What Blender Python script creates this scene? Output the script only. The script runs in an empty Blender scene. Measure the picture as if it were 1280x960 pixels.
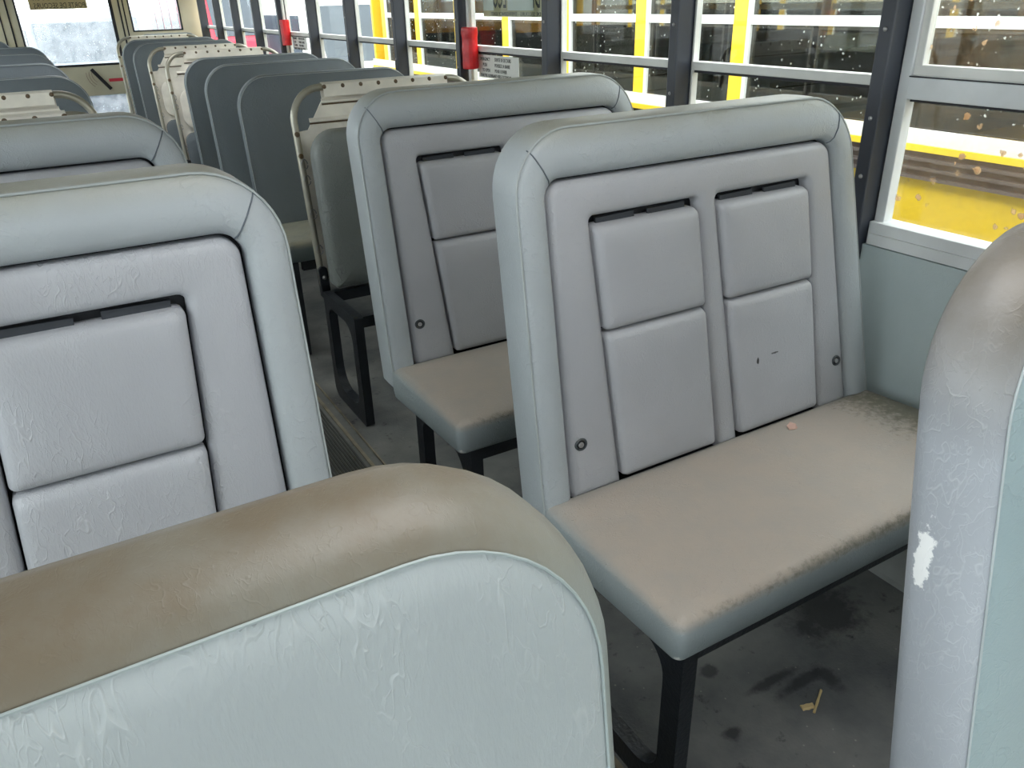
import bpy, bmesh, math, random
from mathutils import Vector, Matrix
random.seed(7)
sc = bpy.context.scene
COL = sc.collection

# ------------------------------------------------------------------ camera, sky, exposure
cam_d = bpy.data.cameras.new('camera'); cam_d.sensor_width = 36; cam_d.lens = 27.7558
cam_d.clip_start = 0.02; cam_d.clip_end = 500
cam = bpy.data.objects.new('camera', cam_d); COL.objects.link(cam)
_r = Vector((0.86253, -0.505412, -0.024516)); _u = Vector((0.241837, 0.36919, 0.897337)); _f = Vector((0.444473, 0.779909, -0.440665))
m3 = Matrix((_r, _u, -_f)).transposed()
cam.matrix_world = Matrix.Translation((0, 0, 1.49)) @ m3.to_4x4()
sc.camera = cam
world = bpy.data.worlds.new('overcast'); sc.world = world; world.use_nodes = True
wn = world.node_tree; wn.nodes.clear()
w_out = wn.nodes.new('ShaderNodeOutputWorld'); w_bg = wn.nodes.new('ShaderNodeBackground')
w_tc = wn.nodes.new('ShaderNodeTexCoord'); w_sep = wn.nodes.new('ShaderNodeSeparateXYZ'); w_ramp = wn.nodes.new('ShaderNodeValToRGB')
w_ramp.color_ramp.elements[0].position = 0.0; w_ramp.color_ramp.elements[0].color = (.93, .95, 1, 1)
w_ramp.color_ramp.elements[1].position = 0.6; w_ramp.color_ramp.elements[1].color = (1, 1, 1, 1)
wn.links.new(w_tc.outputs['Generated'], w_sep.inputs[0]); wn.links.new(w_sep.outputs['Z'], w_ramp.inputs[0])
wn.links.new(w_ramp.outputs[0], w_bg.inputs[0]); wn.links.new(w_bg.outputs[0], w_out.inputs[0])
w_bg.inputs['Strength'].default_value = 2.6
sc.view_settings.view_transform = 'Standard'; sc.view_settings.look = 'None'
sc.view_settings.gamma = 1; sc.view_settings.exposure = 1.4; sc.view_settings.use_curve_mapping = False
sc.cycles.max_bounces = 10; sc.cycles.diffuse_bounces = 6; sc.cycles.transparent_max_bounces = 24
sc.cycles.glossy_bounces = 4; sc.cycles.sample_clamp_indirect = 6; sc.cycles.caustics_reflective = False; sc.cycles.caustics_refractive = False

# ------------------------------------------------------------------ materials
def srgb(r, g, b):
    f = lambda c: (c/255/12.92) if c/255 <= .04045 else ((c/255+.055)/1.055)**2.4
    return (f(r), f(g), f(b), 1)
def new_mat(name):
    m = bpy.data.materials.new(name); m.use_nodes = True
    nt = m.node_tree; b = nt.nodes['Principled BSDF']
    return m, nt, b
def N(nt, t, **kw):
    n = nt.nodes.new(t)
    for k, v in kw.items(): setattr(n, k, v)
    return n
def mixc(nt, fac, a, b, mode='MIX'):
    n = nt.nodes.new('ShaderNodeMix'); n.data_type = 'RGBA'; n.blend_type = mode
    for i, v in ((0, fac), (6, a), (7, b)):
        if hasattr(v, 'links') or isinstance(v, bpy.types.NodeSocket): nt.links.new(v, n.inputs[i])
        else: n.inputs[i].default_value = v
    return n.outputs[2]
def noise(nt, scale, detail=4, vec=None, rough=.5, dist=0):
    n = N(nt, 'ShaderNodeTexNoise'); n.inputs['Scale'].default_value = scale; n.inputs['Detail'].default_value = detail
    n.inputs['Roughness'].default_value = rough; n.inputs['Distortion'].default_value = dist
    if vec is not None: nt.links.new(vec, n.inputs['Vector'])
    return n
def ramp(nt, sock, p0, p1, c0=(0, 0, 0, 1), c1=(1, 1, 1, 1)):
    n = N(nt, 'ShaderNodeValToRGB'); e = n.color_ramp.elements
    e[0].position = p0; e[0].color = c0; e[1].position = p1; e[1].color = c1
    nt.links.new(sock, n.inputs[0]); return n.outputs[0]
def math_n(nt, op, a, b=None):
    n = N(nt, 'ShaderNodeMath', operation=op)
    for i, v in enumerate((a, b)):
        if v is None: continue
        if isinstance(v, bpy.types.NodeSocket): nt.links.new(v, n.inputs[i])
        else: n.inputs[i].default_value = v
    return n.outputs[0]
def plain(name, col, rough=.5, metal=0, bump=0, bscale=80, var=.06, vscale=6):
    m, nt, b = new_mat(name)
    tc = N(nt, 'ShaderNodeTexCoord').outputs['Object']
    n = noise(nt, vscale, 5, tc)
    d = tuple(c*(1-var*3) for c in col[:3])+(1,)
    nt.links.new(mixc(nt, ramp(nt, n.outputs['Fac'], .35, .7), d, col), b.inputs['Base Color'])
    b.inputs['Roughness'].default_value = rough; b.inputs['Metallic'].default_value = metal
    if bump:
        bn = N(nt, 'ShaderNodeBump'); bn.inputs['Strength'].default_value = bump; bn.inputs['Distance'].default_value = .004
        nt.links.new(noise(nt, bscale, 3, tc).outputs['Fac'], bn.inputs['Height']); nt.links.new(bn.outputs[0], b.inputs['Normal'])
    return m
def leather(name, col, dirt=None, z0=0, z1=1, crease=.35, rough=.42, crscale=22, stretch=(1, 1, 1), dmax=.9, patch=None, veins=.0, wdt=.018, soft=False, dmin=.45, rot=18, dist=.35):
    """vinyl: base colour, fine grain, crackled creases; dirt = a soiled tone worn in above z0..z1 (object space)"""
    m, nt, b = new_mat(name)
    tc = N(nt, 'ShaderNodeTexCoord').outputs['Object']
    mp = N(nt, 'ShaderNodeMapping'); mp.inputs['Scale'].default_value = stretch; mp.inputs['Rotation'].default_value = (0, math.radians(rot), 0); nt.links.new(tc, mp.inputs[0])
    v = mp.outputs[0]
    n1 = noise(nt, 5, 4, v)
    c = mixc(nt, ramp(nt, n1.outputs['Fac'], .3, .7), tuple(x*.93 for x in col[:3])+(1,), tuple(min(1, x*1.05) for x in col[:3])+(1,))
    # creases: thin ridge lines of distorted noise, in patches
    def ridge(scale, wdt, dist):
        q = noise(nt, scale, 2.2, v, .55, dist)
        ab = math_n(nt, 'ABSOLUTE', math_n(nt, 'SUBTRACT', q.outputs['Fac'], .5))
        return ramp(nt, ab, 0, wdt, (1, 1, 1, 1), (0, 0, 0, 1))
    msk = ramp(nt, noise(nt, 5, 3, v).outputs['Fac'], .40, .60)
    crm = math_n(nt, 'MULTIPLY', math_n(nt, 'MAXIMUM', ridge(crscale, wdt, dist), math_n(nt, 'MULTIPLY', ridge(crscale*2.1, wdt*1.3, dist), .6)), msk)
    if veins: c = mixc(nt, math_n(nt, 'MULTIPLY', crm, veins), c, (.75, .78, .78, 1))
    if dirt:
        sp = N(nt, 'ShaderNodeSeparateXYZ'); nt.links.new(tc, sp.inputs[0])
        mr = N(nt, 'ShaderNodeMapRange'); nt.links.new(sp.outputs['Z'], mr.inputs[0]); mr.inputs[1].default_value = z0; mr.inputs[2].default_value = z1
        nn = noise(nt, 11, 6, tc, .6)
        f = math_n(nt, 'MULTIPLY', mr.outputs[0], ramp(nt, nn.outputs['Fac'], .2, .6, (dmin, dmin, dmin, 1)))
        f = math_n(nt, 'MULTIPLY', f, dmax)
        c = mixc(nt, f, c, dirt)
    if patch:
        for (px, py, pz, rx, ry, rz, pc) in patch:
            s = N(nt, 'ShaderNodeVectorMath', operation='SUBTRACT'); nt.links.new(tc, s.inputs[0]); s.inputs[1].default_value = (px, py, pz)
            d = N(nt, 'ShaderNodeVectorMath', operation='DIVIDE'); nt.links.new(s.outputs[0], d.inputs[0]); d.inputs[1].default_value = (rx, ry, rz)
            l = N(nt, 'ShaderNodeVectorMath', operation='LENGTH'); nt.links.new(d.outputs[0], l.inputs[0])
            q = math_n(nt, 'ADD', l.outputs['Value'], math_n(nt, 'MULTIPLY', math_n(nt, 'SUBTRACT', noise(nt, 60, 4, tc, .7).outputs['Fac'], .5), 2.2))
            c = mixc(nt, ramp(nt, q, .3 if soft else .75, 1.3 if soft else .95, (1, 1, 1, 1), (0, 0, 0, 1)), c, pc)
    nt.links.new(c, b.inputs['Base Color'])
    b.inputs['Roughness'].default_value = rough
    b.inputs['Specular IOR Level'].default_value = .45
    g = noise(nt, 260, 2, v)
    w = noise(nt, 14, 5, v, .6)
    h = math_n(nt, 'ADD', math_n(nt, 'MULTIPLY', crm, .8), math_n(nt, 'MULTIPLY', g.outputs['Fac'], .22))
    h = math_n(nt, 'ADD', h, math_n(nt, 'MULTIPLY', w.outputs['Fac'], .9))
    bn = N(nt, 'ShaderNodeBump'); bn.inputs['Strength'].default_value = crease; bn.inputs['Distance'].default_value = .006
    nt.links.new(h, bn.inputs['Height']); nt.links.new(bn.outputs[0], b.inputs['Normal'])
    return m
def glass(name, tint=(.93, .97, .96, 1), gloss=.07, spots=0, spot_col=(.8, .8, .78, 1), scale=60, thr=.12, mist=0):
    m = bpy.data.materials.new(name); m.use_nodes = True; nt = m.node_tree; nt.nodes.clear()
    o = N(nt, 'ShaderNodeOutputMaterial'); tr = N(nt, 'ShaderNodeBsdfTransparent'); tr.inputs[0].default_value = tint
    gl = N(nt, 'ShaderNodeBsdfGlossy'); gl.inputs['Roughness'].default_value = .02
    mx = N(nt, 'ShaderNodeMixShader'); mx.inputs[0].default_value = gloss
    nt.links.new(tr.outputs[0], mx.inputs[1]); nt.links.new(gl.outputs[0], mx.inputs[2]); last = mx.outputs[0]
    tc = N(nt, 'ShaderNodeTexCoord').outputs['Object']
    if spots or mist:
        df = N(nt, 'ShaderNodeBsdfDiffuse'); df.inputs[0].default_value = spot_col
        tl = N(nt, 'ShaderNodeBsdfTranslucent'); tl.inputs[0].default_value = spot_col
        md = N(nt, 'ShaderNodeMixShader'); md.inputs[0].default_value = .5; nt.links.new(df.outputs[0], md.inputs[1]); nt.links.new(tl.outputs[0], md.inputs[2])
        fac = None
        if spots:
            vo = N(nt, 'ShaderNodeTexVoronoi'); vo.inputs['Scale'].default_value = scale
            vd = N(nt, 'ShaderNodeVectorMath', operation='MULTIPLY_ADD'); nt.links.new(noise(nt, scale*2.5, 3, tc).outputs['Color'], vd.inputs[0]); vd.inputs[1].default_value = (.5/scale,)*3; nt.links.new(tc, vd.inputs[2]); nt.links.new(vd.outputs[0], vo.inputs['Vector'])
            s = ramp(nt, vo.outputs['Distance'], thr, thr*1.5, (1, 1, 1, 1), (0, 0, 0, 1))
            k = ramp(nt, noise(nt, scale*.25, 3, tc).outputs['Fac'], .48, .56)
            fac = math_n(nt, 'MULTIPLY', math_n(nt, 'MULTIPLY', s, k), spots)
        if mist:
            mm = math_n(nt, 'MULTIPLY', ramp(nt, noise(nt, 9, 8, tc, .75, .6).outputs['Fac'], .3, .7), mist)
            fac = mm if fac is None else math_n(nt, 'MAXIMUM', fac, mm)
        m2 = N(nt, 'ShaderNodeMixShader'); nt.links.new(fac, m2.inputs[0]); nt.links.new(last, m2.inputs[1]); nt.links.new(md.outputs[0], m2.inputs[2]); last = m2.outputs[0]
    nt.links.new(last, o.inputs[0])
    return m

DIRT = srgb(150, 140, 124)
V_FACE = leather('vinyl_panel', srgb(168, 169, 174), patch=[(.600, .03, .715, .004, .05, .009, (.03, .03, .03, 1)), (.655, .03, .722, .014, .05, .0028, (.08, .08, .08, 1))], crease=.22, crscale=30)
V_FACE_W = leather('vinyl_panel_wrinkled', srgb(170, 172, 178), crease=.4, crscale=26, stretch=(1.3, 1, .45), veins=.14)
V_BORDER = leather('vinyl_border', srgb(164, 170, 174), dirt=srgb(150, 150, 138), z0=1.235, z1=1.275, crease=.28, crscale=26)
V_CUSH = leather('vinyl_cushion', srgb(140, 148, 150), dirt=srgb(172, 159, 147), z0=.522, z1=.542, crease=.25, crscale=30, rough=.5, soft=True, dmin=.7,
                 patch=[(.006, -.34, .552, .008, .03, .008, (.8, .8, .76, 1)), (.01, -.41, .462, .012, .012, .01, (.8, .8, .76, 1)),
                        (.98, -.14, .54, .14, .30, .08, srgb(112, 108, 94)), (.5, -.44, .54, .6, .04, .02, srgb(120, 118, 106))])
V_DARK = leather('vinyl_dark', srgb(102, 110, 116), crease=.22, crscale=14, rough=.5)
V_DARKC = leather('vinyl_dark_cushion', srgb(96, 106, 108), dirt=srgb(150, 146, 130), z0=.515, z1=.545, crease=.3, rough=.5)
V_NEARF = leather('vinyl_near_face', srgb(162, 168, 170), crease=.34, crscale=30, stretch=(1.3, 1, .4), rough=.34, veins=.35, wdt=.018)
V_NEARB = leather('vinyl_near_band', srgb(140, 146, 142), dirt=srgb(106, 95, 78), z0=1.10, z1=1.22, crease=.13, wdt=.012, crscale=38, dmin=.5, stretch=(1.4, 1, .6), rough=.42, dmax=.95)
V_RIGHTF = leather('vinyl_right_face', srgb(146, 162, 166), crease=.3, crscale=16, rough=.4)
V_RIGHTB = leather('vinyl_right_band', srgb(160, 164, 171), dirt=srgb(104, 96, 84), z0=1.06, z1=1.2, crease=.18, crscale=34, dmin=.7, stretch=(1, 1, .6), rough=.36, veins=.15,
                   patch=[(0, .125, .93, .05, .012, .045, (.85, .85, .85, 1))])
PIPE_L = plain('piping_light', srgb(170, 176, 176), .5)
SEAM = plain('seam_thread', srgb(96, 104, 112), .7)
BLACK = plain('black_gap', srgb(22, 24, 30), .7)
LEGM = plain('black_leg_paint', srgb(30, 34, 40), .35, bump=.25, bscale=120, var=.1, vscale=30)
METAL = plain('bolt_metal', srgb(170, 170, 172), .3, .8)
DKMET = plain('dark_rosette', srgb(70, 76, 80), .4, .3)
ALU = plain('aluminium', srgb(222, 222, 218), .45, .1)
ALU_G = plain('grey_frame', srgb(218, 221, 223), .5, .0)
CREAM = plain('cream_steel', srgb(246, 240, 228), .45, .0, var=.08, vscale=9)
CREAMW = plain('cream_wall', srgb(214, 208, 184), .6, var=.05, vscale=3)
RUST_SHADE = plain('rivet_rust_rib_shade', srgb(110, 92, 72), .7, .3)
POST = plain('black_post', srgb(44, 48, 58), .4, var=.05)
RUBBER = plain('black_rubber', srgb(26, 26, 34), .6)
RED = plain('red_tape', srgb(222, 18, 26), .35, bump=.6, bscale=40, var=.12, vscale=22)
LWALL = leather('wall_vinyl', srgb(172, 184, 186), crease=.2, crscale=40, rough=.55,
                patch=[(0, 1.0, .62, .4, .05, .22, srgb(176, 190, 190))])
WHITEP = plain('white_paint', srgb(232, 232, 228), .5, var=.02)
YELLOW = plain('school_yellow', srgb(255, 212, 44), .45, var=.05, vscale=3)
BROWN = plain('dull_brown_panel', srgb(112, 92, 84), .6, var=.12, vscale=8)
REDP = plain('red_paint', srgb(214, 40, 62), .4)
GLASS = glass('window_glass', gloss=.04)
GLASS_NEAR = glass('window_glass_muddy', gloss=.05, spots=.95, spot_col=srgb(206, 176, 140), scale=26, thr=.16, mist=.10)
GLASS_BUS = glass('neighbour_glass', tint=(.42, .42, .38, 1), gloss=.09, spots=.9, spot_col=(.9, .92, .9, 1), scale=34, thr=.13)
GLASS_REAR = glass('rear_glass_wet', gloss=.03, mist=.30, spots=.4, spot_col=(.86, .93, 1, 1), scale=40, thr=.2)
PAPER_REFLECT = plain('paper_and_reflection', srgb(226, 226, 220), .6, var=.01)
TAN = plain('tan_sticker', srgb(196, 182, 140), .6, var=.04)
INK = plain('black_ink', srgb(34, 32, 30), .6)

# ------------------------------------------------------------------ mesh helpers
class MB:
    def __init__(s): s.v = []; s.f = []
    def add(s, vs, fs):
        o = len(s.v); s.v += [tuple(p) for p in vs]; s.f += [tuple(i+o for i in f) for f in fs]
    def box(s, x0, x1, y0, y1, z0, z1):
        s.add([(x0,y0,z0),(x1,y0,z0),(x1,y1,z0),(x0,y1,z0),(x0,y0,z1),(x1,y0,z1),(x1,y1,z1),(x0,y1,z1)],
              [(0,3,2,1),(4,5,6,7),(0,1,5,4),(1,2,6,5),(2,3,7,6),(3,0,4,7)])
    def loops(s, L, cap0=True, cap1=True, closed=True):
        n = len(L[0]); vs = [p for l in L for p in l]; fs = []
        for k in range(len(L)-1):
            for i in range(n if closed else n-1):
                j = (i+1) % n
                fs.append((k*n+i, k*n+j, (k+1)*n+j, (k+1)*n+i))
        if cap0: fs.append(tuple(range(n))[::-1])
        if cap1: fs.append(tuple((len(L)-1)*n+i for i in range(n)))
        s.add(vs, fs)
    def tube(s, pts, r, n=8, closed=False):
        pts = [Vector(p) for p in pts]; L = []
        m = len(pts)
        for i, p in enumerate(pts):
            a = pts[(i-1) % m] if (closed or i > 0) else p; b = pts[(i+1) % m] if (closed or i < m-1) else p
            d = (b-a).normalized(); up = Vector((0, 1, 0)) if abs(d.y) < .9 else Vector((1, 0, 0))
            e1 = d.cross(up).normalized(); e2 = d.cross(e1)
            L.append([p + e1*r*math.cos(2*math.pi*k/n) + e2*r*math.sin(2*math.pi*k/n) for k in range(n)])
        if closed: L.append(L[0]); s.loops(L, False, False)
        else: s.loops(L)
    def lathe_y(s, c, prof, n=20):
        """prof = (radius, y) pairs, turned about the y axis through c"""
        L = [[(c[0]+r*math.cos(2*math.pi*k/n), c[1]+y, c[2]+r*math.sin(2*math.pi*k/n)) for k in range(n)] for r, y in prof]
        s.loops(L)
    def lathe_x(s, c, prof, n=14):
        L = [[(c[0]+x, c[1]+r*math.cos(2*math.pi*k/n), c[2]+r*math.sin(2*math.pi*k/n)) for k in range(n)] for r, x in prof]
        s.loops(L)
    def map(s, fn): s.v = [fn(*p) for p in s.v]; return s
def obj(name, mb, mat, parent=None, smooth=True, bevel=0, loc=None, angle=40, shadow_bias=None):
    me = bpy.data.meshes.new(name); me.from_pydata(mb.v, [], mb.f)
    bm = bmesh.new(); bm.from_mesh(me)
    bmesh.ops.remove_doubles(bm, verts=bm.verts, dist=1e-6)
    bmesh.ops.recalc_face_normals(bm, faces=bm.faces)
    bm.to_mesh(me); bm.free()
    me.materials.append(mat)
    if smooth:
        me.polygons.foreach_set('use_smooth', [True]*len(me.polygons))
        me.set_sharp_from_angle(angle=math.radians(angle))
    o = bpy.data.objects.new(name, me); COL.objects.link(o)
    if loc: o.location = loc
    if parent: o.parent = parent
    if bevel:
        b = o.modifiers.new('bevel', 'BEVEL'); b.width = bevel; b.segments = 2; b.limit_method = 'ANGLE'; b.angle_limit = math.radians(35)
    return o
def root(name, loc, label, cat, group=None):
    o = bpy.data.objects.new(name, None); COL.objects.link(o); o.location = loc; o.empty_display_size = .1
    o['label'] = label; o['category'] = cat
    if group: o['group'] = group
    return o
def tag(o, label, cat, group=None):
    o['label'] = label; o['category'] = cat
    if group: o['group'] = group
    return o
def struct(o, label, cat):
    o['kind'] = 'structure'; o['label'] = label; o['category'] = cat; return o
def sroot(name, loc, label, cat):
    return struct(root(name, loc, label, cat), label, cat)
def rr(x0, x1, z0, z1, rad, n=8):
    """rounded rectangle; rad = (bottom-left, bottom-right, top-right, top-left)"""
    pts = []
    for cx, cz, r, a in ((x0, z0, rad[0], 180), (x1, z0, rad[1], 270), (x1, z1, rad[2], 0), (x0, z1, rad[3], 90)):
        sx = 1 if cx == x0 else -1; sz = 1 if cz == z0 else -1
        for k in range(n+1):
            t = math.radians(a+90*k/n)
            pts.append((cx+sx*r+r*math.cos(t), cz+sz*r+r*math.sin(t)))
    return pts
def pad(mb, x0, x1, z0, z1, rad, rings, n=8, fn=lambda a, b, c: (a, b, c)):
    L = []
    for ins, y in rings:
        q = rr(x0+ins, x1-ins, z0+ins, z1-ins, [max(r-ins, .0015) for r in rad], n)
        L.append([fn(x, y, z) for x, z in q])
    mb.loops(L)
    return mb
def text_mesh(name, txt, size, mat, parent, loc, rot, sx=1.0, align='LEFT'):
    cu = bpy.data.curves.new(name, 'FONT'); cu.body = txt; cu.size = size; cu.extrude = .0004; cu.align_x = align; cu.resolution_u = 2
    t = bpy.data.objects.new(name, cu); COL.objects.link(t)
    dg = bpy.context.evaluated_depsgraph_get(); dg.update()
    me = bpy.data.meshes.new_from_object(t.evaluated_get(dg)); bpy.data.objects.remove(t)
    me.materials.clear(); me.materials.append(mat)
    o = bpy.data.objects.new(name, me); COL.objects.link(o); o.parent = parent; o.location = loc
    o.rotation_euler = rot; o.scale = (sx, 1, 1)
    return o

K = .137           # backward lean of the seat backs
def shear(m, taper=.185, zt=1.18):
    return lambda x, y, z: (m*x*(1+(zt-z)*taper), y+(z-.5)*K, z)

# ------------------------------------------------------------------ the bus shell
WX = 1.84; WL = -.83; Y0, Y1 = -3.2, 9.68; CEIL = 1.93
fm, nt, b = new_mat('rubber_floor')
tc = N(nt, 'ShaderNodeTexCoord').outputs['Object']
n1 = noise(nt, 3, 6, tc, .6); n2 = noise(nt, 14, 5, tc, .7); n3 = noise(nt, 120, 2, tc)
c = mixc(nt, ramp(nt, n1.outputs['Fac'], .35, .65), srgb(78, 80, 82), srgb(120, 119, 116))
c = mixc(nt, ramp(nt, n2.outputs['Fac'], .60, .72), c, srgb(36, 38, 40))
vo = N(nt, 'ShaderNodeTexVoronoi'); vo.inputs['Scale'].default_value = 26; nt.links.new(tc, vo.inputs['Vector'])
c = mixc(nt, ramp(nt, vo.outputs['Distance'], .05, .07, (.7, .7, .7, 1), (0, 0, 0, 1)), c, srgb(150, 148, 140))
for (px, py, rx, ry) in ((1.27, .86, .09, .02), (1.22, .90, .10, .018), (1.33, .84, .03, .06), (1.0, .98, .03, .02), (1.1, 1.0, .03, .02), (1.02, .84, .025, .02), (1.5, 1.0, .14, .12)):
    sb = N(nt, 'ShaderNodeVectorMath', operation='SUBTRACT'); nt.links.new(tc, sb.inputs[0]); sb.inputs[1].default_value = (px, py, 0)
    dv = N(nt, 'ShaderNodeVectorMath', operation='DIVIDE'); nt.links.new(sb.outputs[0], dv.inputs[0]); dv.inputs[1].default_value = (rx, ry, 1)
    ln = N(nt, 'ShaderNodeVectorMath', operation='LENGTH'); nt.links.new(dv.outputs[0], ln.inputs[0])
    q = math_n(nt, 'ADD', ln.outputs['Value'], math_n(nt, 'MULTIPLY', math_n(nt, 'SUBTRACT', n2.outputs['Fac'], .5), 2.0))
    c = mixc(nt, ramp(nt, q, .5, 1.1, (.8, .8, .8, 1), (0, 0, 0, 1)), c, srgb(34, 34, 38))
nt.links.new(c, b.inputs['Base Color']); b.inputs['Roughness'].default_value = .6
bn = N(nt, 'ShaderNodeBump'); bn.inputs['Strength'].default_value = .3; bn.inputs['Distance'].default_value = .003; nt.links.new(n3.outputs['Fac'], bn.inputs['Height']); nt.links.new(bn.outputs[0], b.inputs['Normal'])
FLOORM = fm
mb = MB(); mb.box(WL-.04, WX+.05, Y0, Y1, -.06, 0)
fl = struct(obj('floor', mb, FLOORM, smooth=False), 'dark grey scuffed rubber bus floor with a ribbed aisle', 'floor')
mb = MB()
y = 0
for i in range(34): mb.box(.345+i*.0115, .345+i*.0115+.006, Y0+.02, Y1-.02, 0, .004)
ar = obj('aisle_rib', mb, plain('aisle_rubber', srgb(58, 60, 56), .55, var=.12), fl, False); ar['kind'] = 'stuff'
for i, x in enumerate((.31, .752, .79)):
    mb = MB(); mb.box(x-.006 if i != 2 else x-.002, x+.006 if i != 2 else x+.004, Y0+.02, Y1-.02, 0, .006)
    obj('floor_strip', mb, plain('strip_metal', srgb(150, 142, 122), .5, .2, var=.15, vscale=12), fl, False)
mb = MB()
HX0, HX1 = .16, .86; HY = ((.1, .8), (5.2, 5.9), (-2.6, -1.9))  # hatch openings added in the unseen ceiling so daylight reaches cushions and floor
ys = [Y0]
for a_, b_ in sorted(HY): ys += [a_, b_]
ys.append(Y1)
mb.box(WL-.04, HX0, Y0, Y1, CEIL, CEIL+.03); mb.box(HX1, WX+.05, Y0, Y1, CEIL, CEIL+.03)
for a_, b_ in zip(ys[::2], ys[1::2]): mb.box(HX0, HX1, a_, b_, CEIL, CEIL+.03)
struct(obj('ceiling', mb, WHITEP, smooth=False), 'pale painted metal bus ceiling', 'ceiling')
for k, (a_, b_) in enumerate(HY):
    t = struct(root('added_light_hatch', (HX0, (a_+b_)/2, CEIL+.03), '', 'hatch'), 'open roof hatch out of view, added to let daylight onto the seats', 'hatch'); t['group'] = 'added roof hatches'
    mb = MB(); w_ = HX1-HX0; l_ = (b_-a_)/2
    for q in ((-.03, 0, -l_-.03, l_+.03), (w_, w_+.03, -l_-.03, l_+.03), (0, w_, -l_-.03, -l_), (0, w_, l_, l_+.03)): mb.box(*q, -.03, .04)
    obj('added_hatch_frame', mb, RUBBER, t, False)
    mb = MB(); mb.box(-.03, 0, -l_-.02, l_+.02, .04, .76); obj('added_hatch_lid', mb, WHITEP, t, False)
# longitudinal walls below the windows
mb = MB(); mb.box(1.80, 1.88, Y0, Y1, 0, .886)
wr = struct(obj('wall_right', mb, LWALL, smooth=False), 'blue-grey textured side wall under the right windows', 'wall')
mb = MB(); mb.box(WX, WX+.04, Y0, Y1, 1.66, CEIL); obj('header', mb, WHITEP, wr, False)
mb = MB(); mb.box(WL-.08, WL+.0, Y0, Y1, 0, .886)
wl = struct(obj('wall_left', mb, LWALL, smooth=False), 'blue-grey textured side wall under the left windows', 'wall')
mb = MB(); mb.box(WL-.08, WL-.04, Y0, Y1, 1.66, CEIL); obj('header', mb, WHITEP, wl, False)
mb = MB(); mb.loops([[(1.80, yy, 0), (1.745, yy, 0), (1.745, yy, .018), (1.765, yy, .11), (1.785, yy, .13), (1.80, yy, .13)] for yy in (Y0+.01, Y1-.01)])
struct(obj('baseboard_right', mb, plain('cove_grey', srgb(150, 152, 150), .5, var=.1), None, False), 'pale grey cove strip where right wall meets floor', 'baseboard')
mb = MB(); mb.box(WL, WL+.05, Y0+.01, Y1-.01, 0, .12)
struct(obj('baseboard_left', mb, bpy.data.materials['cove_grey'], None, False), 'pale grey cove strip where left wall meets floor', 'baseboard')

# windows: posts at PY + i*.744
PP = .744; PY = 1.285
def window(idx, side, ya, yb, heavy=False, gl=GLASS):
    xs = (lambda d: WX+d) if side > 0 else (lambda d: WL-d)
    o = sroot('window_%d' % idx, (0, 0, 0), '', 'window')
    def bx(name, mat, d0, d1, y0_, y1_, z0, z1, bev=0):
        mb = MB(); a, b_ = sorted((xs(d0), xs(d1))); mb.box(a, b_, y0_, y1_, z0, z1)
        return obj(name, mb, mat, o, False, bevel=bev)
    fmat = ALU_G if heavy else ALU
    zb = .945 if heavy else .915
    w = .028 if heavy else .009
    for (q0, q1) in ((ya+.002, ya+.002+w), (yb-w-.002, yb-.002)): bx('jamb', fmat, -.012 if heavy else -.004, .022 if heavy else .02, q0, q1, .886, 1.66, .002)
    bx('sill', fmat, -.03 if heavy else -.012, .035, ya+.002, yb-.002, .886, zb, .002)
    if heavy:
        bx('sill_lip', fmat, -.036, -.03, ya+.01, yb-.01, .888, .916)
        bx('mid_rail', fmat, -.012, .035, ya+w, yb-w, 1.245, 1.295, .002)
        bx('sash', ALU, -.004, .02, ya+w, yb-w, 1.297, 1.322, .003)
        for (q0, q1) in ((ya+w, ya+w+.022), (yb-w-.022, yb-w)): bx('sash_stile', ALU, -.004, .02, q0, q1, 1.32, 1.655, .002)
        bx('rail_groove', RUBBER, -.014, -.011, ya+w, yb-w, 1.2945, 1.2975)
        bx('gasket', RUBBER, .004, .014, ya+w, yb-w, 1.238, 1.2445)
    else:
        bx('mid_rail', fmat, -.006, .03, ya+w, yb-w, 1.268, 1.293, .002)
        bx('gasket', RUBBER, .004, .014, ya+w, yb-w, 1.26, 1.268)
    bx('lower_pane', gl, .016, .019, ya+w, yb-w, zb, 1.262 if not heavy else 1.246)
    bx('upper_pane', gl, .010, .013, ya+w, yb-w, 1.29, 1.655)
    return o
idx = 1; wins = {}
for i in range(-6, 12):
    ya = PY+.04+(i-1)*PP; yb = PY+i*PP
    if i == 11: yb = Y1-.13
    if ya < Y0: continue
    wins[i] = o = window(idx, 1, ya, yb, heavy=(i == 0), gl=GLASS_NEAR if i == 0 else GLASS)
    nm = ['nearest', 'second', 'third', 'fourth', 'fifth', 'sixth', 'seventh', 'eighth', 'ninth', 'tenth', 'eleventh', 'twelfth']
    if i == 0: o['label'] = 'nearest side window, wide grey frame and muddy panes with yellow bus body behind'
    elif i > 0: o['label'] = 'right side window with slim aluminium frame, %s in the row from the camera' % nm[i]
    else: o['label'] = 'right side window with slim aluminium frame ahead of the camera'; o['group'] = 'windows ahead of the camera'
    idx += 1
for i in range(-6, 12):
    ya = PY+.04+(i-1)*PP; yb = PY+i*PP
    if ya < Y0: continue
    o = window(idx, -1, ya, yb); o['label'] = 'left side window with slim aluminium frame'; o['group'] = 'left side windows'; idx += 1
ti = 1
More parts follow.
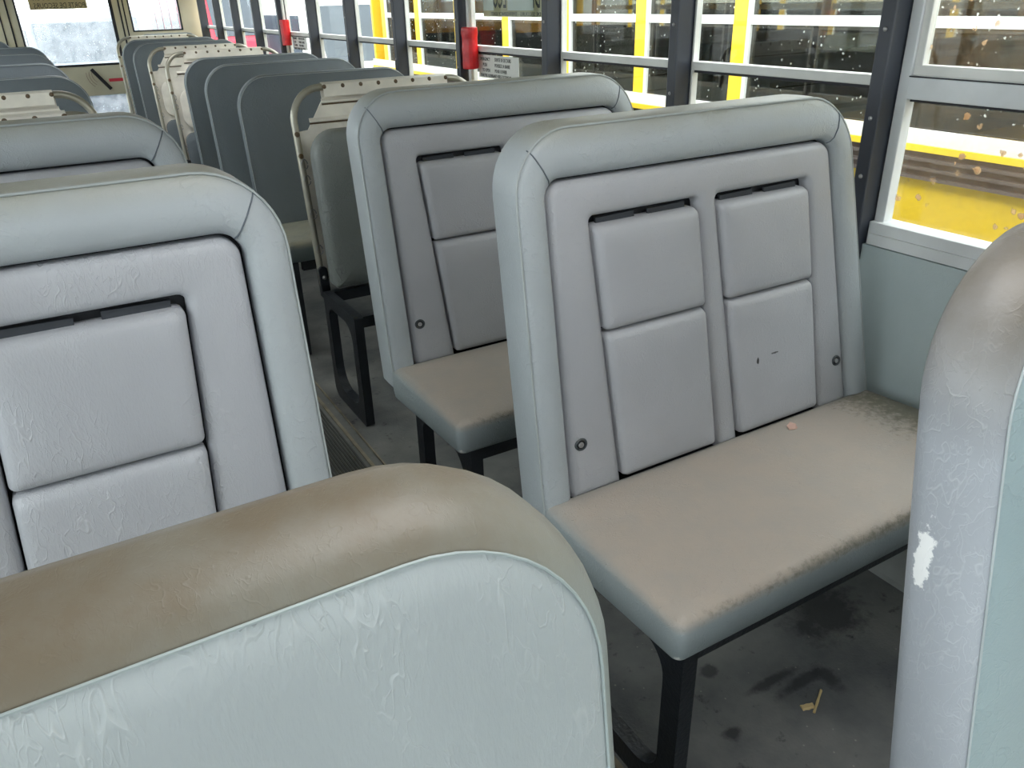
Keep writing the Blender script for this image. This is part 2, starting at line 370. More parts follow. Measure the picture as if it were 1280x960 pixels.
for side in (1, -1):
    for i in range(-6, 12):
        y = PY+i*PP
        if y < Y0+.1: continue
        xi = 1.775 if side > 0 else WL+.06; xo = 1.855 if side > 0 else WL-.02
        mb = MB(); mb.box(min(xi, xo), max(xi, xo), y, y+.04, .84, 1.70)
        o = obj('trim_%d' % ti, mb, POST, None, False, bevel=.004); ti += 1
        struct(o, ('black painted window post, %s from the camera on the right wall' % nm[i]) if side > 0 and i >= 0 else 'black painted post between side windows', 'window post')
        if not (side > 0 and i >= 0): o['group'] = 'posts out of view'
        if side > 0:
            for z in (.93, 1.06, 1.20, 1.40, 1.52):
                if i > 5: break
                mb = MB(); mb.lathe_x((1.775, y+.02, z), [(.0055, .001), (.0055, -.002), (.003, -.0045), (.001, -.005)], 10)
                obj('screw', mb, METAL, o)
# rear wall, cream, with the emergency door
RW = Y1
mb = MB()
for (x0, x1, z0, z1) in ((WL-.04, .045, 0, CEIL), (1.055, 1.13, 0, CEIL), (1.13, 1.625, 0, 1.255), (1.625, WX+.05, 0, CEIL), (1.13, 1.625, 1.72, CEIL), (.045, 1.055, 1.78, CEIL)):
    mb.box(x0, x1, RW, RW+.06, z0, z1)
wb = struct(obj('wall_back', mb, CREAMW, None, False), 'cream painted rear wall of the bus', 'wall')
for x in (1.085, -.02):
    mb = MB(); mb.box(x-.006, x+.006, RW-.006, RW, .3, CEIL); obj('black_seam', mb, RUBBER, wb, False)
d = sroot('door_1', (.55, RW+.01, 0), 'cream rear emergency door with large wet window and black handle bar', 'door')
def dbox(name, mat, x0, x1, z0, z1, y0=.0, y1=.04, par=None):
    mb = MB(); mb.box(x0-.55, x1-.55, y0, y1, z0, z1); return obj(name, mb, mat, par or d, False)
mb = MB()
for (x0, x1, z0, z1) in ((.06, .13, .05, 1.76), (.965, 1.04, .05, 1.76), (.13, .965, .67, .965), (.13, .965, .05, .25), (.13, .20, .25, .67), (.935, .965, .25, .67), (.13, .965, 1.70, 1.76)):
    mb.box(x0-.55, x1-.55, 0, .04, z0, z1)
obj('door_panel', mb, CREAMW, d, False)
mb = MB()
for (x0, x1, z0, z1) in ((.118, .135, .955, 1.71), (.955, .985, .955, 1.71), (.118, .985, .955, .975), (.045, .06, .05, 1.78), (1.04, 1.055, .05, 1.78)):
    mb.box(x0-.55, x1-.55, -.008, .02, z0, z1)
obj('rubber_gasket', mb, RUBBER, d, False)
dbox('upper_pane', GLASS_REAR, .13, .965, .965, 1.70, .018, .022)
dbox('lower_pane', GLASS_REAR, .20, .935, .25, .67, .018, .022)
dbox('red_stripe', REDP, .80, .955, .795, .825, -.003, .001)
mb = MB(); mb.loops([[(x-.55+s*.017*.81, yy, z+s*.017*.59) for x, z, s in ((.655, .925, -1), (.80, .725, -1), (.80, .725, 1), (.655, .925, 1))] for yy in (-.035, -.012)])
obj('handle', mb, RUBBER, d, False, bevel=.004)
for k, r in enumerate((.09, .115, .14)):
    mb = MB(); mb.tube([(.19+r*math.cos(math.radians(a))-.0, -.002, .87+r*math.sin(math.radians(a))) for a in range(-200+k*5, -120, 8)], .0018, 5)
    obj('arrow_arc', mb, plain('arc_ink', srgb(150, 110, 100), .6), d)
lab = dbox('emergency_sticker', TAN, .25, .76, 1.485, 1.64, .0160, .0168)
# the print faces outwards and shows backwards from inside
for k, (t, z) in enumerate((('PORTE DE SECOURS', 1.497), ('EMERGENCY DOOR', 1.567))):
    o = text_mesh('lettering', t, .066, INK, lab, (.195, .0152, z), (math.radians(90), 0, math.radians(180)), .76)
w = sroot('window_%d' % idx, (1.3775, RW+.02, 1.49), 'rear corner window right of the emergency door', 'window'); idx += 1
mb = MB(); mb.box(-.2475, .2475, 0, .004, -.235, .23); obj('pane', mb, GLASS_REAR, w, False)
mb = MB()
for (x0, x1, z0, z1) in ((-.2475, -.232, -.235, .23), (.232, .2475, -.235, .23), (-.2475, .2475, -.235, -.222)): mb.box(x0, x1, -.024, .01, z0, z1)
obj('rubber_gasket', mb, RUBBER, w, False)
# front of the bus (behind the camera): windscreen wall
mb = MB()
for (x0, x1, z0, z1) in ((WL-.04, WX+.05, 0, .75), (WL-.04, WL+.1, .75, CEIL), (WX-.1, WX+.05, .75, CEIL), (.46, .56, .75, CEIL), (WL-.04, WX+.05, 1.85, CEIL)):
    mb.box(x0, x1, Y0-.05, Y0, z0, z1)
struct(obj('wall_front', mb, WHITEP, None, False), 'front wall of the bus around the windscreen', 'wall')
w = sroot('window_%d' % idx, (.5, Y0-.03, 0), 'large front windscreen ahead of the seats', 'window')
for a, b_ in ((WL+.1-.5, .46-.5), (.56-.5, WX-.1-.5)):
    mb = MB(); mb.box(a, b_, 0, .004, .75, 1.85); obj('pane', mb, GLASS, w, False)

# ------------------------------------------------------------------ seats
def leg_frame(par, m, x, h=.455, yf=-.385, yr=-.03):
    def R(q, xx): return [(m*xx, a, b_) for a, b_ in q]
    n = 8
    out = rr(yf, yr, 0, h, (.012, .05, .012, .012), n); inn = rr(yf+.05, yr-.045, .06, h-.05, (.07, .09, .05, .07), n)
    mb = MB(); x0, x1 = x, x+.034
    mb.loops([R(out, x0), R(inn, x0), R(inn, x1), R(out, x1), R(out, x0)], False, False)
    obj('leg_frame', mb, LEGM, par, True, angle=30)
def under(par, m, x, W):
    mb = MB()
    xa, xb = sorted((m*(x+.034), m*(W-.01)))
    mb.box(xa, xb, -.385, -.355, .41, .452); mb.box(xa, xb, -.06, -.03, .41, .452)
    xa, xb = sorted((m*(W-.05), m*(W-.01))); mb.box(xa, xb, -.355, -.06, .41, .452)
    obj('seat_rail', mb, LEGM, par, False)
def cushion(par, m, W, mat, ca=.0):
    mb = MB(); L = []
    rings = [(.03, .452), (.006, .455), (0, .464), (-.004, .495), (-.001, .528), (.003, .540), (.011, .548), (.024, .552), (.05, .554), (.10, .556), (.17, .557)]
    for ins, z in rings:
        q = rr(ca+ins, W-ins, -.415+ins, .02-ins, [max(r-ins, .004) for r in (.022, .02, .02, .02)], 6)
        L.append([(m*x, yy, z+(-yy)*.05-.016+.006*math.sin(x*9+yy*5)*(1 if z > .53 else 0)) for x, yy in q])
    mb.loops(L)
    return obj('cushion', mb, mat, par, True, angle=60)
def restraint_seat(name, X, y0, m, label, wrinkle=False, dz=0):
    """seat whose back has a padded border, an inset panel and two fold-out flaps"""
    t = root(name, (X, y0, 0), label, 'bus seat', 'bus seats with fold-out harness panels')
    S = shear(m); W = .905; zt = 1.275; face = V_FACE_W if wrinkle else V_FACE
    # border
    def path(ins_x, ins_z, r, zb=.475):
        x0, x1, z1 = ins_x, W-ins_x*1.0, zt-ins_z
        P = []
        for k in range(8): P.append((x0, zb+(z1-r-zb)*k/8))
        for k in range(11): a = math.radians(180-9*k); P.append((x0+r+r*math.cos(a), z1-r+r*math.sin(a)))
        for k in range(1, 8): P.append((x0+r+(x1-x0-2*r)*k/8, z1))
        for k in range(11): a = math.radians(90-9*k); P.append((x1-r+r*math.cos(a), z1-r+r*math.sin(a)))
        for k in range(1, 9): P.append((x1, z1-r+(zb-z1+r)*k/8))
        return P
    O = path(0, 0, .125); I = path(.066, .094, .036)
    prof = [(.02, .094), (0, .086), (-.01, .05), (-.008, .020), (.03, .006), (.10, .0005), (.2, -.003), (.5, -.007), (.78, -.004), (.92, .004), (.985, .014), (1.0, .032), (.97, .045)]
    L = []
    for (ox, oz), (ix, iz) in zip(O, I):
        L.append([S(ox+(ix-ox)*s_, y_, oz+(iz-oz)*s_) for s_, y_ in prof])
    mb = MB(); mb.loops(L); bd = obj('border', mb, V_BORDER, t, True, angle=70)
    def on(i, s_, y_): ox, oz = O[i]; ix, iz = I[i]; return S(ox+(ix-ox)*s_, y_, oz+(iz-oz)*s_)
    mb = MB(); mb.tube([on(i, .02, .004) for i in range(len(O))], .0022, 6); obj('piping', mb, PIPE_L, bd)
    for i in (13, len(O)-14):
        mb = MB(); mb.tube([on(i, s_, y_) for s_, y_ in ((.0, .012), (.03, .0048), (.10, -.0008), (.2, -.0042), (.5, -.0082), (.78, -.0052), (.92, .0028), (.985, .012))], .0013, 5)
        obj('seam', mb, SEAM, bd)
    # rear shell and dark backing
    mb = MB(); pad(mb, .004, W-.004, .48, zt-.004, (.02, .02, .12, .12), [(.0, .05), (0, .085), (.012, .096), (.05, .10)], 8, S); obj('back_shell', mb, V_DARK, t, True)
    mb = MB(); pad(mb, .06, W-.06, .485, zt-.09, (.01,)*4, [(0, .048), (0, .036)], 2, S); obj('backing', mb, BLACK, t, False)
    # comb-shaped inset panel: top bar with three hanging strips
    gx0, gx1, gz = .071, W-.071, zt-.099
    oL, oR = (.160, .183), (.433, .432); pL, pR = (.482, .492), (.757, .737)
    zo = 1.103; zb = .525
    def comb(ins):
        i_ = ins; P = []
        def arc(cx, cz, r, a0, a1, n=6):
            for k in range(n+1): a = math.radians(a0+(a1-a0)*k/n); P.append((cx+r*math.cos(a), cz+r*math.sin(a)))
        P.append((gx0+i_, zb+i_))
        arc(gx0+.032, gz-.032, .032-i_*.9, 180, 90); arc(gx1-.032, gz-.032, .032-i_*.9, 90, 0)
        P.append((gx1-i_, zb+i_)); P.append((pR[1]+i_, zb+i_)); arc(pR[0]-.012, zo-.012, .012+i_, 0, 90, 4); arc(pL[0]+.012, zo-.012, .012+i_, 90, 180, 4)
        P.append((pL[1]-i_, zb+i_)); P.append((oR[1]+i_, zb+i_)); arc(oR[0]-.012, zo-.012, .012+i_, 0, 90, 4); arc(oL[0]+.012, zo-.012, .012+i_, 90, 180, 4)
        P.append((oL[1]-i_, zb+i_)); return P
    L = [[S(x, y_, z) for x, z in comb(i_)] for i_, y_ in ((0, .034), (0, .018), (.003, .010), (.009, .0055), (.017, .0035))]
    mb = MB(); mb.loops(L); obj('inset_panel', mb, face, t, True, angle=50)
    # flaps
    for (a, b_) in ((oL, oR), (pL, pR)):
        def flap(z0, z1, nm, x_in=.004):
            def fn(x, y_, z):
                f = (z-zb)/(zo-zb); xa = a[1]+(a[0]-a[1])*f+x_in; xb = b_[1]+(b_[0]-b_[1])*f-x_in
                bow = .004*math.sin(x*math.pi)*(1 if z > z0+.03 else .3)
                return S(xa+(xb-xa)*x, y_+bow*0, z)
            w_ = b_[0]-a[0]; L = []
            for ins, y_ in ((0, .034), (0, .012), (.003, .002), (.009, -.004), (.018, -.0065), (.04, -.008), (.07, -.009)):
                q = rr(ins/w_, 1-ins/w_, z0+ins, z1-ins, (.002,)*4, 1)
                q2 = []
                # round corners by hand: x is 0..1, z is metres
                for x, z in rr(0, w_, z0, z1, (.010, .010, .014, .014), 4):
                    cx, cz = w_/2, (z0+z1)/2
                    q2.append(((cx+(x-cx)*(1-2*ins/w_))/w_, cz+(z-cz)*(1-2*ins/(z1-z0))))
                L.append([fn(x, y_, z) for x, z in q2])
            mb = MB(); mb.loops(L); return obj(nm, mb, face, t, True, angle=60)
        flap(.872, 1.086, 'upper_flap'); flap(.538, .868, 'lower_flap')
        # webbing showing in the slot above the flap
        mb = MB(); w_ = b_[0]-a[0]
        for (p, q) in ((.08, .42), (.55, .9)):
            mb.loops([[S(a[0]+w_*u_, y_, z) for u_, z in ((p, 1.082), (q, 1.084), (q, 1.098), (p, 1.096))] for y_ in (.020, .026)])
        obj('harness_strap', mb, plain('strap_grey', srgb(50, 54, 60), .8), t, False)
    for bx_, bz in ((.095, .646), (W-.098, .643)):
        mb = MB(); mb.lathe_y((bx_, .004, bz), [(.0145, .003), (.0140, -.001), (.0118, -.003), (.0098, -.002), (.009, .001)], 24); mb.map(S); bt = obj('bolt_rosette', mb, DKMET, t)
        mb = MB(); mb.lathe_y((bx_, .004, bz), [(.0094, -.0005), (.0092, -.001), (.003, -.0008)], 20); mb.map(S); obj('rosette_well', mb, BLACK, bt)
        mb = MB(); mb.lathe_y((bx_-.001, .003, bz), [(.006, .001), (.006, -.002), (.004, -.003), (.0015, -.002)], 16); mb.map(S); obj('bolt_head', mb, METAL, bt)
    cushion(t, m, 1.02, V_CUSH); leg_frame(t, m, .045); under(t, m, .045, 1.02)
    return t
def plain_seat(name, X, y0, m, W, zt, label, group, face=V_DARK, band=V_DARK, cush=V_DARKC, rad=.15, taper=.12, with_legs=True, thick=.050, W2=None, pipe=PIPE_L, cush_on=True, pr=.0014):
    t = root(name, (X, y0+(.03 if thick < .07 else 0), 0), label, 'bus seat', group)
    S = shear(m, taper, zt-.1)
    R4 = (.03, .03, rad*.9, rad)
    if thick > .07:
        bands = [(.05, thick+.012), (.02, thick+.010), (.006, thick), (0, thick-.016), (-.001, .05), (.001, .034), (.006, .020), (.014, .010), (.022, .0055)]; pi = .0215
    else:
        bands = [(.05, thick+.012), (.02, thick+.010), (.006, thick), (0, thick-.012), (0, .022), (.002, .012), (.007, .006)]; pi = .006
    fcs = [bands[-1], (.03, .0025), (.045, -.0005), (.07, -.003), (.12, -.006), (.19, -.008)]
    mb = MB(); L = []
    def lp(ins, y_): return [S(x, y_, z) for x, z in rr(ins, W-ins, .47+ins, zt-ins, [max(r-ins, .002) for r in R4], 12)]
    mb.loops([lp(*q) for q in bands], True, False); obj('back_band', mb, band, t, True, angle=80)
    mb = MB(); mb.loops([lp(*q) for q in fcs], False, True); obj('back_face', mb, face, t, True, angle=80)
    mb = MB(); mb.tube(lp(pi, .0045 if thick > .07 else .0035), pr, 6, closed=True); obj('piping', mb, pipe, t)
    if cush_on: cushion(t, m, W*1.1, cush)
    if with_legs: leg_frame(t, m, .012 if X != .723 else .045); under(t, m, .03, W*1.08)
    return t
def bare_seat(name, X, y0, m, W, zt, label, group, upright=False, plate=False):
    """seat stripped of its back cover: bent tube, cream sheet, rivets"""
    t = root(name, (X, y0, 0), label, 'bus seat', group)
    S = shear(m, .08, zt-.1); r = .12; yb = .065; o = .04
    P = [(o, .45+(zt-r-.45)*k/6) for k in range(6)]
    P += [(o+r+r*math.cos(math.radians(180-10*k)), zt-r+r*math.sin(math.radians(180-10*k))) for k in range(10)]
    P += [(W-o-r+r*math.cos(math.radians(90-10*k)), zt-r+r*math.sin(math.radians(90-10*k))) for k in range(10)]
    P += [(W-o, zt-r-(zt-r-.45)*k/6) for k in range(1, 7)]
    mb = MB(); mb.tube([S(x, yb, z) for x, z in P], .0135, 10); fr = obj('tube_frame', mb, plain('frame_tube', srgb(176, 172, 158), .35, .55), t)
    # sheet with cut corners and two folded ribs
    poly = [(o+.004, .47), (W-o-.004, .47), (W-o-.004, zt-.155), (W-o-.05, zt-.15), (W-o-.125, zt-.045), (W-o-.125, zt), (o+.125, zt), (o+.125, zt-.045), (o+.05, zt-.15), (o+.004, zt-.155)]
    mb = MB(); mb.loops([[S(x, y_, z) for x, z in poly] for y_ in (yb+.004, yb+.010)]); sh = obj('back_sheet', mb, CREAM, t, False)
    for k, z in enumerate((zt-.052, zt-.118)):
        xi = o+.12-k*.06
        mb = MB(); mb.loops([[S(x, yb+.004, z-.006), S(x, yb-.006, z-.004), S(x, yb-.006, z+.002), S(x, yb+.004, z+.010)] for x in (xi, W-xi)]); obj('sheet_rib', mb, CREAM, sh, False)
        mb = MB(); mb.loops([[S(x, yb+.003, z-.013), S(x, yb+.001, z-.013), S(x, yb+.001, z-.007), S(x, yb+.003, z-.007)] for x in (xi, W-xi)]); obj('rib_shade_strip', mb, RUST_SHADE, sh, False)  # brown strip stands in for the shade under each rib
    mb = MB(); mb.loops([[S(x, yb-.017, zt-.035), S(x, yb-.020, zt-.034), S(x, yb-.020, zt+.010), S(x, yb+.012, zt+.016), S(x, yb+.012, zt+.013), S(x, yb-.017, zt+.007)] for x in (o+.13, W-o-.13)]); obj('top_flange', mb, CREAM, sh, False)
    nr = 8
    for k in range(nr):
        x = o+.135+(W-2*o-.27)*k/(nr-1)
        mb = MB(); mb.lathe_y((x, yb-.019, zt+.002), [(.008, .004), (.008, -.001), (.004, -.004)], 10); mb.map(S); obj('rivet', mb, RUST_SHADE, fr)
    for z in (zt-.16, zt-.24):
        mb = MB(); mb.lathe_y((o, yb-.0125, z), [(.010, .004), (.010, -.001), (.005, -.004)], 10); mb.map(S); obj('rivet', mb, RUST_SHADE, fr)
    for z in (zt-.27, zt-.33, zt-.46, zt-.6):
        mb = MB(); mb.tube([S(o+.008+.012*math.cos(a*.5), yb-.012+.004*math.sin(a), z+.018*math.sin(a*.5)) for a in range(13)], .0022, 5); obj('spring_clip', mb, METAL, fr)
    mb = MB(); xa, xb = .028, .062
    mb.loops([[S(x, y_, z) for x, z in ((xa, .40), (xb, .40), (xb, .52), (xa+.01, .53), (xa, .52))] for y_ in (yb-.022, yb+.02)]); br = obj('back_bracket', mb, LEGM, t, False, bevel=.004)
    mb = MB(); mb.lathe_y((.045, yb-.022, .485), [(.009, .002), (.009, -.003), (.004, -.006)], 12); mb.map(S); obj('bolt_head', mb, METAL, br)
    if upright:
        def U(x, y_, z): return (m*x, y_+(z-.47)*.10-.09, z)
        mb = MB(); pad(mb, .055, W+.02, .465, 1.055, (.02, .02, .07, .10), [(.03, .10), (.006, .098), (0, .085), (0, .03), (.006, .015), (.02, .004), (.05, -.004), (.11, -.012), (.18, -.016)], 8, U)
        obj('upright_cushion', mb, leather('vinyl_upright', srgb(118, 122, 120), crease=.5, crscale=12, rough=.5), t, True, angle=80)
    if plate:
        mb = MB(); pad(mb, .08, .5, .72, .98, (.08,)*4, [(0, .058), (0, .05), (.01, .046)], 8, S); obj('cream_plate', mb, CREAM, t)
        mb = MB(); pad(mb, .06, W-.04, .47, .70, (.02, .02, .06, .06), [(0, .06), (0, .03), (.02, .02)], 6, S); obj('lower_pad', mb, V_DARK, t)
    leg_frame(t, m, .012); under(t, m, .012, W*1.05)
    return t
RX = .723
restraint_seat('bus_seat', RX, 1.143, 1, 'grey seat with twin fold-out back panels, nearest whole seat on the window side')
restraint_seat('bus_seat', RX, 1.955, 1, 'grey panelled seat directly behind the nearest whole window-side seat')
restraint_seat('bus_seat', .298, 1.12, -1, 'large grey panelled seat at left, just behind the foreground seat back', wrinkle=True)
restraint_seat('bus_seat', .290, 1.91, -1, 'grey panelled seat at left whose top shows over the larger panelled one')
plain_seat('bus_seat', .268, .235, -1, .93, 1.228, 'foreground seat back with brown soiled top edge and pale crackled vinyl face', None, face=V_NEARF, band=V_NEARB, cush=V_CUSH, rad=.15, taper=.04, thick=.088, pipe=plain('piping_near', srgb(164, 174, 174), .5), pr=.0012)
plain_seat('bus_seat', RX, .25, 1, .95, 1.268, 'seat back cut off by the right picture edge, white scrape on its side', None, face=V_RIGHTF, band=V_RIGHTB, cush=V_CUSH, rad=.17, taper=.10, thick=.088, pipe=plain('piping_right', srgb(178, 186, 188), .5))
GB = 'bare framed seats with their covers gone'
bare_seat('bus_seat', .825, 3.00, 1, .87, 1.195, 'stripped seat with cream metal back and grey cushion stood upright in it', GB, upright=True)
GD = 'plain dark grey seats towards the back'
plain_seat('bus_seat', .825, 3.77, 1, .87, 1.195, 'plain dark grey seat, nearest of the dark ones on the window side', GD)
plain_seat('bus_seat', .825, 4.50, 1, .87, 1.205, 'plain dark grey seat, second of the dark ones on the window side', GD)
plain_seat('bus_seat', .825, 5.09, 1, .87, 1.21, 'plain dark grey seat between two dark seats and the bare cream frames', GD)
bare_seat('bus_seat', .825, 5.93, 1, .87, 1.20, 'bare cream seat frame, nearer of the pair at mid-bus on the right', GB, plate=True)
bare_seat('bus_seat', .825, 6.74, 1, .87, 1.20, 'bare cream seat frame, farther of the pair at mid-bus on the right', GB, plate=True)
plain_seat('bus_seat', .825, 7.35, 1, .87, 1.225, 'dark grey seat just behind the pair of bare cream frames', GD)
plain_seat('bus_seat', .825, 8.06, 1, .87, 1.228, 'dark grey seat with pale welt, second behind the bare frames', GD)
bare_seat('bus_seat', .825, 8.72, 1, .87, 1.225, 'bare tube seat frame last but one on the right, by the rear door', GB)
plain_seat('bus_seat', 1.08, 9.22, 1, .66, 1.24, 'narrow dark seat against the rear wall below the corner window', GD, rad=.16)
bare_seat('bus_seat', .262, 2.66, -1, .90, 1.20, 'bare cream framed seat at left, nearer of the two', GB)
bare_seat('bus_seat', .262, 3.44, -1, .90, 1.20, 'bare cream framed seat at left, farther of the two', GB)
plain_seat('bus_seat', .285, 4.52, -1, .90, 1.20, 'dark grey seat on the left just behind the bare cream frames', GD)
plain_seat('bus_seat', .27, 5.6, -1, .90, 1.205, 'dark grey seat on the left, second behind the bare cream frames', GD)
plain_seat('bus_seat', .26, 6.95, -1, .90, 1.205, 'dark grey seat on the left, third behind the bare cream frames', GD)
plain_seat('bus_seat', .26, 8.1, -1, .90, 1.21, 'dark grey seat on the left, farthest whose corner shows before the rear door', GD)
plain_seat('bus_seat', .02, 9.2, -1, .70, 1.24, 'dark seat against the rear wall at the far left', GD)

# ------------------------------------------------------------------ small things
for i in (3, 7):
    mb = MB(); mb.box(1.798, 1.815, PY+i*PP-.060, PY+i*PP-.034, .92, 1.655); obj('latch_bar', mb, ALU, wins[i], False, bevel=.004)
def wrap(i, z0, z1, label):
    y = PY+i*PP; mb = MB(); L = []
    rnd = random.Random(i)
    for k in range(9):
        z = z0+(z1-z0)*k/8; e = .004+.004*rnd.random()
        L.append([(1.805+(.030+e)*math.cos(a_), y-.048+(.034+e)*math.sin(a_), z) for a_ in [k_*math.pi/7 for k_ in range(14)]])
    mb.loops(L); return tag(obj('tape_wrap', mb, RED, None, True, bevel=.003, angle=25), label, 'tape wrap', 'red wraps on the window posts')
wrap(3, 1.195, 1.37, 'red tape wrapped on the window post beside the white printed sticker')
wrap(7, 1.20, 1.375, 'small red tape wrap on a far window post above the dark seats')
def sticker(y0, y1, z0, z1, label, lines):
    t = root('window_sticker', (WX+.009, (y0+y1)/2, (z0+z1)/2), label, 'sticker', 'emergency notices on the side windows')
    mb = MB(); mb.box(-.0006, .0006, -(y1-y0)/2, (y1-y0)/2, -(z1-z0)/2, (z1-z0)/2); sh = obj('sheet', mb, PAPER_REFLECT, t, False)
    for (txt, ys, zs, size, sx) in lines:
        text_mesh('lettering', txt, size, INK, sh, (-.0012, ys, zs), (math.radians(90), 0, math.radians(-90)), sx)
    return t
L1_ = [('EMERGENCY', .165, .024, .021, .78), ('PUSH', .14, .0, .021, .78), ('TO OPEN', .145, -.023, .021, .78),
       ('SORTIE DE SECOURS', .03, .024, .021, .74), ('POUSSEZ LA BARRE', .03, .0, .021, .74), ('POUR OUVRIR', .03, -.023, .021, .78),
       ('FENETRE OUVRANT VERS EXTERIEUR', .165, -.044, .019, .88)]
sticker(3.11, 3.47, 1.158, 1.255, 'white printed notice low on the window beside the larger red wrap', L1_)
sticker(6.09, 6.42, 1.175, 1.26, 'small white notice on a far window beside the smaller red wrap', L1_)
# tan band sticker with mirrored lettering high on the same window (print faces outwards)
t = root('window_sticker', (WX+.0215, 3.1, 1.44), 'tan exit sticker with backwards black letters and painted white reflection, high on window', 'sticker', 'emergency notices on the side windows')
mb = MB(); mb.box(-.0005, .0005, -.27, .33, -.028, -.004); st = obj('tan_band', mb, TAN, t, False)
mb = MB(); mb.box(-.0005, .0005, -.27, .33, -.004, .20); wp = obj('reflection_band', mb, PAPER_REFLECT, t, False)  # white sheet paints the pale reflection between the tan letter blocks
for (ya, yb, txt) in ((.115, .235, 'ECO'), (-.155, -.095, 'DI')):
    mb = MB(); mb.box(-.0012, -.0006, ya, yb, -.004, .20); bk = obj('tan_block', mb, TAN, t, False)
    text_mesh('lettering', txt, .15, INK, bk, (-.0018, ya+.006, .006), (math.radians(90), 0, math.radians(90)), .40)
text_mesh('lettering', 'SORTIE DE SECOURS - EMERGENCY EXIT', .02, INK, st, (-.0012, -.25, -.024), (math.radians(90), 0, math.radians(90)), 1.4)
# leaf scrap on the cushion, crumb of straw on the floor
mb = MB(); c0 = Vector((1.395, 1.098, .5435))
mb.loops([[c0+Vector((dx, dy, dz+h)) for dx, dy, dz in ((-.014, -.004, .002), (-.004, -.012, .004), (.010, -.008, .001), (.016, .004, .005), (.004, .012, .010), (-.010, .008, .006))] for h in (0, .0012)])
tag(obj('leaf_scrap', mb, plain('dry_pink_leaf', srgb(196, 160, 146), .7), None), 'pinkish dry scrap lying at the back of the nearest cushion', 'debris')
def scrap(x, y, a, l, w, label):
    mb = MB(); ca, sa = math.cos(a), math.sin(a); L = []
    for k in range(5):
        u_ = -l/2+l*k/4; ww = w*(.6+.4*random.random())
        L.append([(x+u_*ca-q*sa, y+u_*sa+q*ca, z) for q, z in ((-ww, .0005), (ww, .0005), (ww*.6, .006), (-ww*.6, .005))])
    mb.loops(L); return tag(obj('straw_scrap', mb, plain('dry_straw', srgb(196, 172, 124), .8), None), label, 'debris')
scrap(1.25, .80, .5, .075, .004, 'pale straw sliver on the floor below the nearest cushion')
scrap(1.218, .802, -.3, .03, .011, 'crumbled tan chip beside the straw sliver on the floor')

# ------------------------------------------------------------------ outside
gm, nt, b = new_mat('wet_snow_ground'); tc = N(nt, 'ShaderNodeTexCoord').outputs['Object']
nt.links.new(mixc(nt, ramp(nt, noise(nt, .5, 8, tc, .65).outputs['Fac'], .42, .6), srgb(66, 62, 58), srgb(120, 120, 122)), b.inputs['Base Color']); b.inputs['Roughness'].default_value = .7
mb = MB(); mb.box(-300, 300, -60, 700, -1.0, -.92)
struct(obj('ground', mb, gm, None, False), 'snowy gravel lot outside the bus', 'ground')
def neighbour_bus(X, ya, yb, label, ph, near=True):
    t = root('school_bus', (X, ya, -.92), label, 'bus')
    H = lambda z: z+.92; Lb = yb-ya
    def bx(name, mat, x0, x1, y0, y1, z0, z1, par=None, bev=0):
        mb = MB(); mb.box(x0, x1, y0, y1, H(z0), H(z1)); return obj(name, mb, mat, par or t, False, bevel=bev)
    W = 2.4
    bx('lower_body', YELLOW, 0, W, 0, Lb, -.35, .90)
    bx('brown_band', BROWN, -.012, 0, .02, Lb-.02, .80, .905)
    for z in (.80, .835, .87): bx('rub_rail', plain('rub_rail_dark', srgb(96, 84, 80), .5), -.03, -.012, .02, Lb-.02, z, z+.012)
    bx('yellow_strip', YELLOW, -.03, 0, 0, Lb, .905, .93)
    bx('white_sill', WHITEP, -.02, 0, 0, Lb, .93, .985)
    bx('far_lower', YELLOW, W-.03, W, 0, Lb, .9, .985)
    bx('roof', WHITEP, 0, W, 0, Lb, 1.72, 2.0)
    bx('floor_inside', BROWN, .03, W-.03, .03, Lb-.03, -.06, 0)
    py = []
    y = ph
    while y < Lb:
        if not (3.2 < y < 5.0) or not near: py.append(y)
        y += .742
    for y in py:
        bx('window_pillar', YELLOW, -.006, .05, y, y+.085, .985, 1.72)
        bx('pillar_edge', WHITEP, -.004, .04, y-.022, y, .985, 1.72)
        bx('far_pillar', YELLOW, W-.05, W, y, y+.085, .985, 1.72)
    for a, b_ in zip(py[:-1], py[1:]):
        bx('window_pane', GLASS_BUS, .012, .015, a+.085, b_-.022, .985, 1.72); bx('window_rail', WHITEP, -.002, .03, a+.085, b_-.022, 1.345, 1.385); bx('far_rail', WHITEP, W-.03, W, a+.085, b_, 1.345, 1.385)
    sm = plain('brown_seat', srgb(74, 66, 62), .7)
    y = .5
    while y < Lb-.6:
        for x0, x1 in ((.12, 1.02), (1.38, 2.28)): bx('seat_back', sm, x0, x1, y, y+.09, .45, 1.22, bev=.02); bx('seat_cushion', sm, x0, x1, y-.4, y, .35, .5)
        y += .78
    bx('end_wall', YELLOW, 0, W, Lb-.04, Lb, .9, 1.72); bx('end_wall', YELLOW, 0, W, 0, .04, .9, 1.72)
    for yy in (1.2, Lb-1.6):
        mb = MB(); mb.lathe_x((0.05, yy, H(-.45)), [(.46, .25), (.47, .2), (.47, .0), (.42, -.03), (.25, -.03), (.24, .0)], 28); obj('wheel', mb, RUBBER, t)
    return t
neighbour_bus(3.0, -2.3, 7.75, 'yellow school bus parked alongside, seen through the right windows', .052)
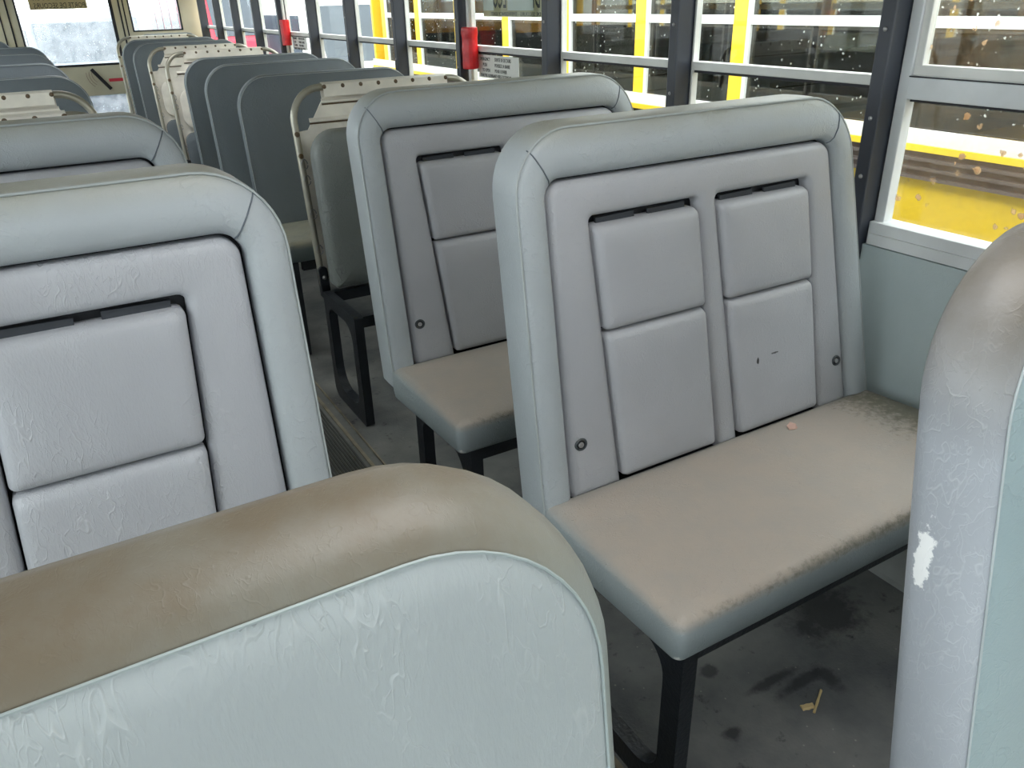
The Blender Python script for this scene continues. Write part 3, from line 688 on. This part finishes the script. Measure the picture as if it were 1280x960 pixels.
def van(x, y, w, l, h, mat, label, name='van', cat='van', rot=0, nose=.9, trim=WHITEP):
    t = root(name, (x, y, -.92), label, cat); t.rotation_euler = (0, 0, rot)
    # side profile in y-z: nose towards the camera (-y)
    prof = [(-nose, .35), (-nose, h*.50), (-nose+.15, h*.56), (0, h*.62), (.45, h*.95), (.7, h), (l-.1, h), (l, h-.1), (l, .35)]
    mb = MB(); mb.loops([[(xx, a, b_) for a, b_ in prof] for xx in (-w/2, w/2)]); obj('body', mb, mat, t, False, bevel=.05)
    dg_ = plain('dark_window', srgb(58, 68, 78), .15)
    mb = MB(); mb.loops([[(xx, .05+k*.005, h*.645) if q == 0 else (xx, .41, h*.92) for q in (0, 1)] + [(xx, .39, h*.925), (xx, .03, h*.65)] for k, xx in ((0, -w/2+.12), (0, w/2-.12))]); obj('windscreen', mb, dg_, t, False)
    n = max(1, int((l-.9)/1.0))
    for k in range(n):
        a = .75+k*(l-.9)/n
        for sx in (-1, 1):
            mb = MB(); mb.box(min(sx*w/2, sx*(w/2+.012)), max(sx*w/2, sx*(w/2+.012)), a, a+(l-.9)/n-.12, h*.58, h*.88); obj('side_window', mb, dg_, t, False, bevel=.004)
    for sx in (-1, 1):
        for yy in (-.3, l-.9):
            mb = MB(); mb.lathe_x((sx*(w/2-.08), yy, .36), [(.36, -.1), (.36, .1), (.2, .11), (.18, .08)], 24); obj('wheel', mb, RUBBER, t)
        mb = MB(); mb.box(sx*w*.36-.12, sx*w*.36+.12, -nose-.06, -nose-.045, h*.36, h*.44); obj('headlight', mb, METAL, t, False)
    mb = MB(); mb.box(-w*.25, w*.25, -nose-.056, -nose-.045, h*.30, h*.44); obj('grille', mb, dg_, t, False)
    mb = MB(); mb.box(-w/2, w/2, -nose-.12, -nose-.045, .32, .48); obj('bumper', mb, trim, t, False, bevel=.02)
    return t
van(4.6, 11.2, 2.1, 3.0, 2.55, WHITEP, 'white van parked beyond the end of the yellow bus')
van(4.3, 16.0, 2.4, 7, 2.9, REDP, 'red minibus with pale trim far behind on the right', 'minibus', 'minibus')
van(8.2, 24.5, 2.4, 7, 2.9, REDP, 'second red minibus standing farther right of the first', 'minibus', 'minibus')
van(1.25, 17.5, 1.9, 4.6, 2.35, plain('grey_blue_paint', srgb(110, 124, 140), .4), 'grey van parked beyond the rear door window')
neighbour_bus(8.2, -1.0, 10.5, 'second yellow school bus beyond the one parked alongside', .3, near=False)
